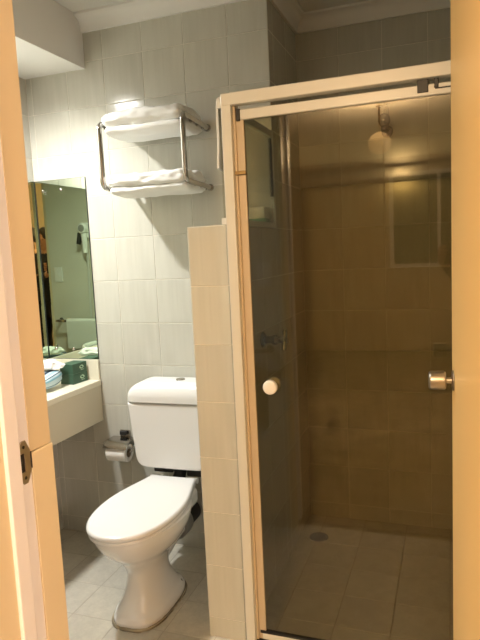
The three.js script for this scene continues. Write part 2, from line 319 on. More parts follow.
{
  const m = mirrorAt('narrow frameless mirror on the tiled wall beside the toilet', XF - XL - 0.008, 0.90, 1.768, t => t.position.set(XL + 0.0075, 0, ZB));
  for (const y of [0.95, 1.718]) for (const x of [0.045, 0.148]) capScrew(m, x, y);
  mesh('corner_seal', bx(-0.006, 0.0, 0.90, 1.768, 0.0008, 0.0065), M.mirrorEdge, m);
  const n = mirrorAt('long frameless mirror above the bench along the side wall', ZD - ZB - 0.05, 0.90, 1.768, t => { t.rotation.y = Math.PI / 2 + 0.010; t.position.set(XL + 0.0145, 0, ZD - 0.04); });
  for (const y of [0.95, 1.718]) for (const x of [0.1, 0.72, 1.36]) capScrew(n, x, y);
}
{ // wash basin let into the bench (seen in the mirror)
  const b = thing('wash_basin', 'white oval wash basin set into the bench', 'basin', [-1.66, 0.8, -1.47]);
  const sc = g => g.scale(1, 1, 1.15);
  mesh('bowl', sc(lathe([[0.0, -0.10], [0.08, -0.095], [0.13, -0.07], [0.155, -0.02], [0.162, 0.022], [0.175, 0.03], [0.185, 0.024], [0.186, 0.002], [0.15, -0.09], [0.1, -0.13], [0, -0.135]].reverse(), [0, 0, 0], [0, 1, 0], 48)), M.ceramic, b);
  mesh('tap', rod([[-0.2, 0.0, 0], [-0.2, 0.11, 0], [-0.08, 0.1, 0]], 0.011, 0.03), M.chrome, b);
}
// ------------------------------------------------------------------ small things on the bench
function carton(y, label, dx, turn) {
  const c = document.createElement('canvas'); c.width = 128; c.height = 64; const g = c.getContext('2d');
  g.fillStyle = '#2f5340'; g.fillRect(0, 0, 128, 64); g.fillStyle = '#a9c9b0';
  g.beginPath(); g.ellipse(80, 28, 20, 13, 0, 0, 7); g.fill(); g.fillStyle = '#2f5340'; g.beginPath(); g.ellipse(80, 28, 12, 6, 0.5, 0, 7); g.fill();
  g.fillStyle = '#a9c9b0'; g.fillRect(70, 46, 30, 4); g.fillRect(80, 14, 8, 6);
  const tx = new THREE.CanvasTexture(c); tx.colorSpace = THREE.SRGBColorSpace;
  const t = thing('soap_carton', label, 'carton', [-1.706 + dx, y, -2.318], 'green cartons on the bench'); t.rotation.y = turn;
  mesh('box', rb(-0.038, 0.038, 0, 0.0478, -0.052, 0.052, 0.0015), std(0.045, 0.105, 0.065, { roughness: 0.45 }), t);
  mesh('printed_panel', new THREE.PlaneGeometry(0.1, 0.044).rotateY(Math.PI / 2).translate(0.0384, 0.024, 0), std(1, 1, 1, { map: tx, roughness: 0.45 }), t);
}
carton(0.80, 'lower dark green carton with pale emblem, of two stacked on the bench', 0, -0.08);
carton(0.848, 'upper dark green carton with pale emblem, of two stacked on the bench', -0.001, -0.06);
{
  const c = document.createElement('canvas'); c.width = 128; c.height = 128; const g = c.getContext('2d');
  g.fillStyle = '#b4cad3'; g.fillRect(0, 0, 128, 128);
  for (let i = 0; i < 14; i++) { g.fillStyle = i % 2 ? '#1d2b42' : '#7fb0c6'; g.fillRect(i * 9 + 2, 0, i % 2 ? 3 : 4, 128); }
  const tx = new THREE.CanvasTexture(c); tx.colorSpace = THREE.SRGBColorSpace;
  const t = thing('toiletry_pouch', 'pale blue and white striped toiletry pouch with navy lines', 'pouch', [-1.742, 0.80, -2.155]);
  const body = surf((u, v) => { // pillow: u around, v along
    const a = u * Math.PI * 2, s = Math.pow(Math.sin(Math.PI * (0.04 + 0.92 * v)), 0.35);
    const c2 = Math.cos(a), s2 = Math.sin(a), e = q => Math.sign(q) * Math.pow(Math.abs(q), 0.6);
    return V(0.058 * e(c2) * s, 0.038 + 0.033 * e(s2) * s * (1 - 0.25 * (v - 0.5)), (v - 0.5) * 0.17 + 0.003 * noise(u * 6, v * 5));
  }, 40, 24);
  body.rotateX(0.14);
  mesh('pouch_body', body.translate(0, 0.008, 0), std(1, 1, 1, { map: tx, roughness: 0.6 }), t);
  mesh('zip', rod([[-0.03, 0.084, -0.07], [-0.02, 0.088, 0.0], [-0.02, 0.072, 0.07]], 0.003, 0.02, 6), std(0.05, 0.09, 0.16), t);
}
{
  const t = mesh(numbered('crumpled_tissue'), (() => { const g = new THREE.IcosahedronGeometry(1, 5); const p = g.attributes.position; for (let i = 0; i < p.count; i++) { const v = V(p.getX(i), p.getY(i), p.getZ(i)); const r = 1 + 0.28 * noise(v.x * 2.2 + 3, v.y * 2.2, v.z * 2.2) + 0.12 * Math.abs(noise(v.x * 6, v.y * 6, v.z * 6)); p.setXYZ(i, v.x * r * 0.06, Math.max(-0.012, v.y * r * 0.026), v.z * r * 0.055); } g.computeVertexNormals(); return g; })(), M.paper, scene);
  t.position.set(-1.762, 0.901, -2.215); t.userData = { label: 'crumpled white tissue lying on the striped pouch', category: 'tissue' };
}
// ------------------------------------------------------------------ towel rack and towels
const RX0 = -1.356, RX1 = -0.98, RZ = -2.14, RY1 = 1.922, RY0 = 1.668;
{
  const t = thing('towel_rack', 'chrome two tier towel rack on the tiled wall above the toilet', 'towel rack', [0, 0, 0]);
  for (const x of [RX0, RX1]) {
    mesh('side_frame', rod([[x, RY1 - 0.004, ZB + 0.004], [x, RY1 + 0.012, RZ], [x, RY0 + 0.008, RZ], [x, RY0, ZB + 0.004]], 0.011, 0.03, 14), M.chrome, t);
    for (const y of [RY1 - 0.004, RY0]) mesh('wall_flange', cyl(0.016, 0.014, [x, y, ZB + 0.0005], [x, y, ZB + 0.008], 20), M.chrome, t);
  }
  for (const y of [RY1 - 0.014, RY0 - 0.012]) for (const dz of [0.045, 0.105, 0.165, 0.215]) mesh('shelf_bar', cyl(0.005, 0.005, [RX0, y + dz * 0.05, ZB + dz], [RX1, y + dz * 0.05, ZB + dz], 10), M.chrome, t);
}
function softRoll(len, hz, hy, k, ex = 2.3, amp = 0.004) { // rounded folded cloth along x
  const e0 = hy * 0.8;
  return surf((u, v) => {
    let x, s = 1; const c = 0.14;
    if (u <= 0.02 || u >= 0.98) { s = u <= 0.02 ? u / 0.02 : (1 - u) / 0.02; x = Math.sign(u - 0.5) * len / 2; s = -1 + s; }
    else if (u < c) { const f = (u - 0.02) / (c - 0.02) * Math.PI / 2; x = -len / 2 + e0 * (1 - Math.sin(f)) * 0 + e0 * (1 - Math.cos(f)); s = Math.sin(f); }
    else if (u > 1 - c) { const f = (0.98 - u) / (c - 0.02) * Math.PI / 2; x = len / 2 - e0 * (1 - Math.cos(f)); s = Math.sin(f); }
    else x = -len / 2 + e0 + (u - c) / (1 - 2 * c) * (len - 2 * e0);
    const a = v * Math.PI * 2, e = w => Math.sign(w) * Math.pow(Math.abs(w), 2 / ex);
    const inset = s < 0 ? e0 : e0 * (1 - s), cap = s < 0 ? 1 + s : 1;
    const n = amp * (noise(x * 13 + k, Math.cos(a) * 2, Math.sin(a) * 2 + k) + 0.5 * noise(x * 34, Math.cos(a) * 5 + 9, Math.sin(a) * 5 + k)) * cap;
    return V(x + 0.3 * n, e(Math.sin(a)) * ((hy - inset) * cap + n), e(Math.cos(a)) * ((hz - inset) * cap + n));
  }, 70, 56, true);
}
{
  const mid = (RX0 + RX1) / 2;
  const up = mesh('folded_towel', [softRoll(0.362, 0.116, 0.040, 3, 2.3, 0.010).translate(0, 0.014, 0.006), softRoll(0.35, 0.112, 0.024, 8, 2.4).translate(0.004, -0.028, -0.004)], M.towel, scene);
  up.position.set(mid + 0.002, 1.93, -2.248); up.userData = { label: 'white folded towel on the upper tier of the chrome rack', category: 'towel', group: 'folded white towels on the rack' };
  const lo = mesh('folded_towel_001', [softRoll(0.36, 0.116, 0.033, 13, 2.3, 0.010).translate(0, 0.012, 0.004), softRoll(0.35, 0.112, 0.022, 18, 2.4).translate(0.004, -0.024, -0.004)], M.towel, scene);
  lo.position.set(mid + 0.008, 1.684, -2.248); lo.userData = { label: 'white folded towel on the lower tier of the chrome rack', category: 'towel', group: 'folded white towels on the rack' };
}
// ------------------------------------------------------------------ toilet
{
  const t = thing('toilet', 'white ceramic toilet with closed lid and wall cistern', 'toilet', [-1.16, 0, ZB + 0.006]); t.rotation.y = 0.028;
  const egg = (a, hl, hw, ex, taper) => { // a: angle, front at +z
    const e = w => Math.sign(w) * Math.pow(Math.abs(w), 2 / ex), c = e(Math.cos(a)), s = e(Math.sin(a));
    return [s * hw * (1 - taper * c * 0.5), c * hl];
  };
  // y, z centre, half length, half width, exponent, taper
  const S = [[0, .45, .185, .108, 2.9, .1], [.02, .45, .185, .108, 2.9, .1], [.035, .45, .178, .102, 2.8, .1], [.06, .45, .155, .088, 2.6, .08], [.12, .45, .122, .07, 2.3, .05], [.18, .452, .115, .07, 2.2, .08], [.235, .46, .142, .095, 2.1, .12], [.285, .467, .195, .136, 2.1, .18], [.33, .472, .232, .16, 2.1, .22], [.362, .474, .248, .168, 2.15, .24], [.379, .474, .252, .171, 2.15, .24], [.383, .474, .246, .165, 2.15, .24], [.383, .474, .02, .02, 2, .2]];
  const at = y => { let i = 0; while (i < S.length - 2 && S[i + 1][0] < y) i++; return i; };
  const lerpS = f => { const i = Math.min(S.length - 2, Math.floor(f)), q = f - i, p = k => S[Math.max(0, Math.min(S.length - 1, k))]; return S[i].map((_, j) => { if (i >= S.length - 4 || i < 2) return p(i)[j] + (p(i + 1)[j] - p(i)[j]) * q; const [a, b, c, d] = [p(i - 1)[j], p(i)[j], p(i + 1)[j], p(i + 2)[j]]; return b + 0.5 * q * (c - a + q * (2 * a - 5 * b + 4 * c - d + q * (3 * (b - c) + d - a))); }); };
  const pan = surf((u, v) => { const [y, zc, hl, hw, ex, tp] = lerpS(u * (S.length - 1)); const [x, z] = egg(-v * Math.PI * 2, hl, hw, ex, tp); return V(x, y, zc + z); }, 96, 64, true);
  const p = mesh('pan', pan, M.ceramic, t);
  mesh('rear_deck', rb(-0.115, 0.115, 0.30, 0.386, 0.155, 0.32, 0.03, 4), M.ceramic, p);
  mesh('outlet', rod([[0, 0.17, 0.36], [0, 0.2, 0.22], [0, 0.19, 0.09]], 0.05, 0.06, 20), M.ceramic, p);
  for (const [x, z] of [[0.088, 0.335], [0.086, 0.43], [-0.088, 0.335], [-0.086, 0.43]]) mesh('bolt_cap', lathe([[0, 0.045], [0.006, 0.043], [0.008, 0.032]].reverse(), [x * 0.97, 0, z], [0, 1, 0], 12), M.greyPipe, p);
  // grubby sealant bead around the foot
  const bead = []; for (let i = 0; i < 64; i++) { const a = i / 64 * Math.PI * 2, [x, z] = egg(a, .188, .111, 2.9, .1); bead.push(V(x, 0.004, z + .45)); }
  const bg = new THREE.TubeGeometry(new THREE.CatmullRomCurve3(bead, true), 160, 0.008, 8, true);
  { const q = bg.attributes.position; for (let i = 0; i < q.count; i++) { const v = V(q.getX(i), q.getY(i), q.getZ(i)); const n = 0.004 * noise(v.x * 60, v.y * 60, v.z * 60), m = 0.55 + 0.45 * noise(v.x * 14 + 5, 1, v.z * 14); q.setXYZ(i, v.x * (1 - 0.035 * (1 - m)) + n, Math.max(-0.001, v.y * (0.5 + 0.5 * m) + n), 0.45 + (v.z - 0.45) * (1 - 0.02 * (1 - m)) + n); } bg.computeVertexNormals(); }
  mesh('sealant_bead', bg, M.sealant, t);
  // lid and seat
  const outline = (grow) => { const s = new THREE.Shape(), hb = 0.110 + grow, hw = 0.167 + grow, zb = 0.168 - grow, zf = 0.742 + grow;
    s.moveTo(-hb, -zb); s.bezierCurveTo(-hb - 0.02, -zb - 0.1, -hw, -0.36, -hw, -0.47); s.bezierCurveTo(-hw, -0.63, -0.1, -zf, 0, -zf); s.bezierCurveTo(0.1, -zf, hw, -0.63, hw, -0.47); s.bezierCurveTo(hw, -0.36, hb + 0.02, -zb - 0.1, hb, -zb); s.closePath(); return s; };
  const slab = (grow, y, h, bv) => new THREE.ExtrudeGeometry(outline(grow - bv), { depth: Math.max(0.001, h - 2 * bv), bevelEnabled: true, bevelSize: bv, bevelThickness: bv, bevelSegments: 5, curveSegments: 24 }).rotateX(-Math.PI / 2).translate(0, y + bv, 0);
  mesh('seat_ring', slab(-0.004, 0.382, 0.013, 0.005), M.plasticWhite, t);
  const lid = mesh('seat_lid', slab(0, 0.395, 0.024, 0.0115), M.plasticWhite, t);
  for (const s of [-1, 1]) mesh('hinge', cyl(0.013, 0.013, [s * 0.06, 0.404, 0.165], [s * 0.112, 0.404, 0.165], 20), M.plasticWhite, lid);
  // cistern
  const body = (() => { const s = new THREE.Shape(), a = 0.198, b = 0.168, y0 = 0.452, y1 = 0.748, r = 0.05; s.moveTo(-a, y1); s.lineTo(-b - 0.006, y0 + r); s.quadraticCurveTo(-b, y0, -b + r, y0); s.lineTo(b - r, y0); s.quadraticCurveTo(b, y0, b + 0.006, y0 + r); s.lineTo(a, y1); s.closePath();
    return new THREE.ExtrudeGeometry(s, { depth: 0.146, bevelEnabled: true, bevelSize: 0.012, bevelThickness: 0.02, bevelOffset: -0.012, bevelSegments: 5, curveSegments: 12 }).translate(0, 0, 0.022); })();
  const c = mesh('cistern', body, M.plasticWhite, t);
  const cl = surf((u, v) => { // domed lid: short upright edge, then rounding over to the top
    const a = -v * Math.PI * 2, e = w => Math.sign(w) * Math.pow(Math.abs(w), 2 / 9), y0 = 0.752;
    let y, i, k = 1; if (u < 0.15) { y = y0 + 0.02 * u / 0.15; i = 0; } else if (u < 0.85) { const f = (u - 0.15) / 0.7 * Math.PI / 2; y = y0 + 0.02 + 0.064 * Math.sin(f); i = 1 - Math.cos(f); } else { y = y0 + 0.084 + 0.002 * (u - 0.85) / 0.15; i = 1; k = 1 - (u - 0.85) / 0.15; }
    return V(e(Math.sin(a)) * (0.2 - 0.085 * i) * k, y, 0.098 + e(Math.cos(a)) * (0.095 - 0.05 * i) * k);
  }, 40, 72, true);
  mesh('cistern_lid', cl, M.plasticWhite, c);
  mesh('flush_button', lathe([[0, 0.006], [0.018, 0.005], [0.021, 0.0], [0.024, 0.0], [0.025, -0.004]].reverse(), [0.03, 0.837, 0.1], [0, 1, 0], 28), M.chrome, c);
  mesh('cistern_gasket', bx(-0.185, 0.185, 0.744, 0.754, 0.02, 0.178), M.greyPipe, c);
  // plumbing
  mesh('flush_elbow', rod([[0, 0.475, 0.085], [0, 0.41, 0.085], [0, 0.36, 0.16]], 0.028, 0.04, 18), M.rubber, t);
  mesh('outlet_valve', rb(-0.115, -0.02, 0.415, 0.455, 0.05, 0.13, 0.006), M.rubber, t);
  mesh('outlet_valve', rb(0.045, 0.13, 0.405, 0.455, 0.05, 0.13, 0.006), M.rubber, t);
  mesh('pan_collar', lathe([[0.05, 0], [0.062, 0], [0.064, 0.02], [0.058, 0.03], [0.064, 0.04], [0.062, 0.07], [0.05, 0.07]], [0, 0.195, 0.12], [0, 0, 1], 28), M.greyPipe, t);
  mesh('waste_pipe', cyl(0.052, 0.052, [0, 0.192, 0.008], [0, 0.195, 0.13], 24), M.rubber, t);
  mesh('supply_hose', rod([[0.12, 0.43, 0.09], [0.125, 0.34, 0.1], [0.14, 0.24, 0.07], [0.14, 0.2, 0.012]], 0.022, 0.04, 12), M.rubber, t);
}
{ // toilet roll holder and roll
  const t = thing('toilet_roll_holder', 'chrome toilet roll holder with hinged cover on the wall', 'holder', [-1.49, 0.47, -2.325]);
  mesh('wall_plate', rb(-0.028, 0.028, 0.03, 0.085, -0.0675, -0.06, 0.003), M.chrome, t);
  mesh('clip', rb(-0.022, 0.014, 0.062, 0.082, -0.062, -0.045, 0.004), M.black, t);
  mesh('cover', sheet((u, v) => { const a = 1.75 - 1.3 * v; return V((u - 0.5) * 0.125, 0.003 + Math.sin(a) * 0.05, v < 0.15 ? -0.058 + v * 0.35 : Math.cos(a) * 0.05); }, 8, 18, 0.002), M.chrome, t);
  mesh('arm', rod([[0.03, 0.05, -0.062], [0.064, 0.04, -0.055], [0.064, 0, 0], [-0.05, 0, 0]], 0.004, 0.012, 10), M.chrome, t);
  const r = thing('toilet_roll', 'white toilet roll hanging in the chrome holder', 'toilet roll', [-1.49, 0.465, -2.325]);
  mesh('paper', lathe([[0.021, -0.052], [0.041, -0.052], [0.043, -0.05], [0.043, 0.05], [0.041, 0.052], [0.021, 0.052], [0.021, -0.052]].reverse(), [0, 0, 0], [1, 0, 0], 40), M.paper, r);
  mesh('core', lathe([[0.02, -0.051], [0.0208, -0.051], [0.0208, 0.051], [0.02, 0.051], [0.02, -0.051]].reverse(), [0, 0, 0], [1, 0, 0], 32), std(0.35, 0.28, 0.2, { roughness: 0.9 }), r);
}
// ------------------------------------------------------------------ shower screen
{
  const t = thing('shower_screen', 'cream framed shower enclosure with a fixed return panel on the half wall', 'shower screen', [0, 0, 0]);
  const zf = -1.79, zk = -1.826;
  mesh('post', rb(-0.678, -0.645, 0.0, 1.878, zk, zf, 0.003), M.alloy, t).position.z = 0.018;
  mesh('post_channel', rb(-0.655, -0.638, 0.0, 1.85, -1.808, -1.792, 0.002), M.alloyShaded, t);
  mesh('top_rail', rb(-0.676, XR - 0.002, 1.841, 1.878, zk + 0.02, zf + 0.02, 0.003), M.alloy, t);
  mesh('bottom_sill', rb(-0.652, XR - 0.002, 0.0, 0.026, -1.83, -1.775, 0.003), M.alloy, t);
  mesh('seal_strip', bx(-0.652, XR - 0.002, 0.026, 0.036, -1.815, -1.782), M.black, t);
  // return panel above the half wall
  const x = -0.699;
  mesh('return_top_rail', rb(x - 0.006, x + 0.010, 1.845, 1.872, ZB + 0.002, -1.809, 0.002), M.alloy, t);
  mesh('return_bottom_rail', rb(x - 0.010, x + 0.010, YP, YP + 0.022, ZB + 0.002, -1.812, 0.002), M.alloy, t);
  mesh('return_wall_channel', rb(x - 0.010, x + 0.010, YP + 0.022, 1.845, ZB + 0.001, ZB + 0.014, 0.002), M.alloy, t);
  mesh('return_seal', bx(x - 0.006, x + 0.006, YP + 0.13, 1.842, ZB + 0.014, ZB + 0.022), M.black, t);
  mesh('return_glass', bx(x - 0.0025, x + 0.0025, YP + 0.02, 1.85, ZB + 0.016, -1.815), M.glassClear, t);
}
{
  const t = thing('shower_door', 'tinted glass shower door with cream rails and round white knob', 'shower door', [0, 0, 0]);
  const z = -1.80;
  mesh('glass_pane', bx(-0.618, XR - 0.02, 0.06, 1.80, z - 0.0025, z + 0.0025), M.glass, t);
  mesh('stile', rb(-0.638, -0.612, 0.036, 1.828, z - 0.012, z + 0.004, 0.003), M.alloyShaded, t);
  mesh('door_top_rail', rb(-0.622, XR - 0.01, 1.797, 1.828, z - 0.012, z + 0.010, 0.003), M.alloy, t);
  mesh('door_bottom_rail', rb(-0.624, XR - 0.01, 0.04, 0.062, z - 0.012, z + 0.010, 0.003), M.alloy, t);
  mesh('glazing_seal', bx(-0.632, XR - 0.01, 0.0615, 0.07, z - 0.006, z + 0.008), M.black, t);
  mesh('corner_cap', rb(-0.634, -0.6225, 1.794, 1.832, z - 0.01, z + 0.013, 0.002), M.black, t);
  mesh('roller_block', rb(-0.088, -0.058, 1.806, 1.842, z - 0.01, z + 0.014, 0.002), M.black, t);
  mesh('roller_block', rb(-0.043, -0.031, 1.815, 1.843, z - 0.01, z + 0.014, 0.002), M.black, t);
  mesh('rail_slot', bx(-0.04, XR - 0.012, 1.812, 1.816, z + 0.006, z + 0.0115), M.black, t);
  mesh('catch', rb(-0.648, -0.61, 1.628, 1.64, z - 0.002, z + 0.013, 0.002), M.brass, t);
  for (const s of [1, -1]) mesh('knob', lathe([[0, 0.03], [0.019, 0.03], [0.0235, 0.026], [0.024, 0.014], [0.02, 0.01], [0.01, 0.009], [0.01, 0]].reverse(), [-0.555, 0.944, z + s * 0.0025], [0, 0, s], 32), M.plasticWhite, t);
}
{ // towel over the return panel's rail
  const g = sheet((u, v) => {
    const z = -1.825 - u * 0.14, drop = 0.20 + 0.02 * u, L = 0.05 + drop + 0.05; let s = v * L, x, y; const r = 0.0115;
    const cx = -0.697, top = 1.874;
    if (s < 0.05) { x = cx + r; y = top - 0.05 + s; } else if (s < 0.05 + Math.PI * r) { const a = (s - 0.05) / r; x = cx + r * Math.cos(a); y = top + r * 0.6 * Math.sin(a); } else { const d = s - 0.05 - Math.PI * r; x = cx - r - d * 0.03; y = top - d; }
    return V(x + 0.003 * noise(z * 20, y * 12), y, z);
  }, 30, 40, 0.008);
  const m = mesh(numbered('hanging_towel'), g, M.towel, scene); m.userData = { label: 'thin white towel hung over the shower panel rail above the half wall', category: 'towel' };
}
{ // carton on the half wall ledge
  const t = thing('tissue_pack', 'white and green pack standing on the half wall ledge behind the glass', 'pack', [-0.772, YP, -2.355]);
  mesh('wrapper', rb(-0.056, 0.056, 0.04, 0.09, -0.032, 0.032, 0.006), M.card, t);
  mesh('green_band', rb(-0.0562, 0.0562, 0.008, 0.043, -0.0322, 0.0322, 0.004), std(0.04, 0.32, 0.16, { roughness: 0.4 }), t);
  mesh('base_edge', rb(-0.055, 0.055, 0, 0.01, -0.031, 0.031, 0.002), M.card, t);
}
{ // shower rose
  const t = thing('shower_fitting', 'small chrome shower head on the shower back wall', 'shower head', [-0.275, 1.905, ZS]);
  mesh('flange', lathe([[0, 0.012], [0.016, 0.011], [0.024, 0.006], [0.026, 0.0005]].reverse(), [0, 0, 0], [0, 0, 1]), M.fitting, t);
  mesh('arm', rod([[0, 0, 0.004], [0, 0.002, 0.05], [0, 0.02, 0.09]], 0.010, 0.03, 14), M.fitting, t);
  mesh('ball_joint', new THREE.SphereGeometry(0.027, 28, 20).scale(1, 1.15, 1).translate(-0.004, 0.034, 0.09), M.fitting, t);
  mesh('yoke', [rb(-0.03, -0.022, 0.04, 0.1, 0.08, 0.096, 0.002), rb(0.006, 0.015, 0.04, 0.105, 0.08, 0.096, 0.002), rb(-0.04, 0.012, 0.09, 0.1, 0.078, 0.098, 0.002)], M.fitting, t);
  mesh('rose', lathe([[0, 0.0], [0.018, 0.0], [0.02, -0.016], [0.014, -0.022], [0, -0.022]].reverse(), [0, 0.006, 0.088], [0.0, 1, -0.25]), M.fitting, t);
}
{ // shower tap on the half wall
  const t = thing('shower_tap', 'chrome cross handle tap on the shower side wall', 'tap', [XS, 1.04, -2.15]);
  mesh('flange', lathe([[0, 0.014], [0.02, 0.012], [0.03, 0.004], [0.031, 0.0005]].reverse(), [0, 0, 0], [1, 0, 0]), M.fitting, t);
  mesh('body', lathe([[0.014, 0.01], [0.014, 0.04], [0.019, 0.043], [0.019, 0.058], [0.013, 0.062], [0.012, 0.082], [0, 0.082]].reverse(), [0, 0, 0], [1, 0, 0]), M.fitting, t);
  for (const a of [0.3, 0.3 + Math.PI / 2]) mesh('handle_bar', rod([[0.088, -0.04 * Math.sin(a), -0.04 * Math.cos(a)], [0.088, 0.04 * Math.sin(a), 0.04 * Math.cos(a)]], 0.0095, 0.01, 12), M.fitting, t);
  mesh('cap', new THREE.SphereGeometry(0.014, 20, 14).scale(0.8, 1, 1).translate(0.09, 0, 0), M.fitting, t);
}
{ // floor waste
  const t = thing('floor_drain', 'round dark metal floor drain in the shower floor', 'drain', [-0.606, 0, -2.63]);
  mesh('rim', lathe([[0.034, 0.0005], [0.036, 0.003], [0.044, 0.003], [0.046, 0.0005]], [0, 0, 0], [0, 1, 0], 36), M.drain, t);
  mesh('sump', new THREE.CylinderGeometry(0.036, 0.036, 0.001, 30).translate(0, 0.0008, 0), M.black, t);
  for (let i = -2; i <= 2; i++) { const h = Math.sqrt(0.034 ** 2 - (i * 0.012) ** 2); mesh('grate_bar', bx(i * 0.012 - 0.0025, i * 0.012 + 0.0025, 0.001, 0.003, -h, h), M.drain, t); }
}
// ------------------------------------------------------------------ door wall seen in the mirror
{
  const t = thing('light_switch', 'white rectangular switch plate beside the doorway', 'switch', [-0.84, 1.272, ZD]);
  const pl = mesh('plate', rb(-0.036, 0.036, -0.058, 0.058, -0.009, -0.0002, 0.003), M.plasticWhite, t);
  mesh('rocker', rb(-0.008, 0.008, -0.014, 0.014, -0.012, -0.008, 0.002), M.plasticWhite, pl);
}
{
  const t = thing('hair_dryer', 'white wall mounted hair dryer with coiled cord', 'hair dryer', [-1.145, 1.54, ZD]);
  mesh('wall_bracket', rb(-0.045, 0.045, 0.0, 0.12, -0.04, -0.0005, 0.015, 4), M.plasticWhite, t);
  const mh = mesh('motor_housing', lathe([[0, 0.0], [0.03, 0.0], [0.04, 0.008], [0.042, 0.05], [0.03, 0.062], [0, 0.062]].reverse(), [0.0, 0.075, -0.03], [0, 0, -1]), M.plasticWhite, t);
  mesh('air_grille', lathe([[0, 0.002], [0.026, 0.001], [0.027, 0]].reverse(), [0, 0.075, -0.092], [0, 0, -1]), M.greyPipe, mh);
  mesh('handle', cyl(0.024, 0.018, [0, 0.05, -0.06], [0, -0.11, -0.055], 20), M.plasticWhite, t);
  mesh('nozzle', cyl(0.022, 0.016, [0.03, 0.04, -0.06], [0.055, -0.04, -0.06], 18), M.rubber, t);
  const c = []; for (let i = 0; i <= 400; i++) { const q = i / 400, a = q * Math.PI * 2 * 34; c.push([0.008 * Math.cos(a) + 0.012 * q, -0.11 - q * 0.5, -0.03 + 0.008 * Math.sin(a)]); }
  mesh('coiled_cord', curveTube(c, 0.0028, 1100, 5), M.plasticWhite, t);
}
{
  const t = thing('towel_rail', 'chrome towel rail on the tiled wall by the doorway', 'towel rail', [-1.07, 0.91, ZD]);
  mesh('bar', rod([[0.24, 0, -0.002], [0.24, 0, -0.075], [-0.26, 0, -0.075], [-0.26, 0, -0.002]], 0.009, 0.02, 12), M.chrome, t);
  for (const x of [0.24, -0.26]) mesh('wall_flange', cyl(0.02, 0.017, [x, 0, -0.0005], [x, 0, -0.008], 20), M.chrome, t);
  const g = sheet((u, v) => { const x = -1.29 + u * 0.345; const L = 0.46, s = v * L, r = 0.014; let y, z; if (s < 0.2) { y = -0.2 + s; z = r; } else if (s < 0.2 + Math.PI * r) { const a = (s - 0.2) / r; y = r * Math.sin(a); z = r * Math.cos(a); } else { y = -(s - 0.2 - Math.PI * r); z = -r; } return V(x, 0.912 + y, ZD - 0.075 + z + 0.003 * noise(x * 18, y * 5)); }, 24, 40, 0.007);
  const m = mesh(numbered('bath_towel'), g, M.towel, scene); m.userData = { label: 'white towel hanging over the chrome rail by the doorway', category: 'towel' };
}
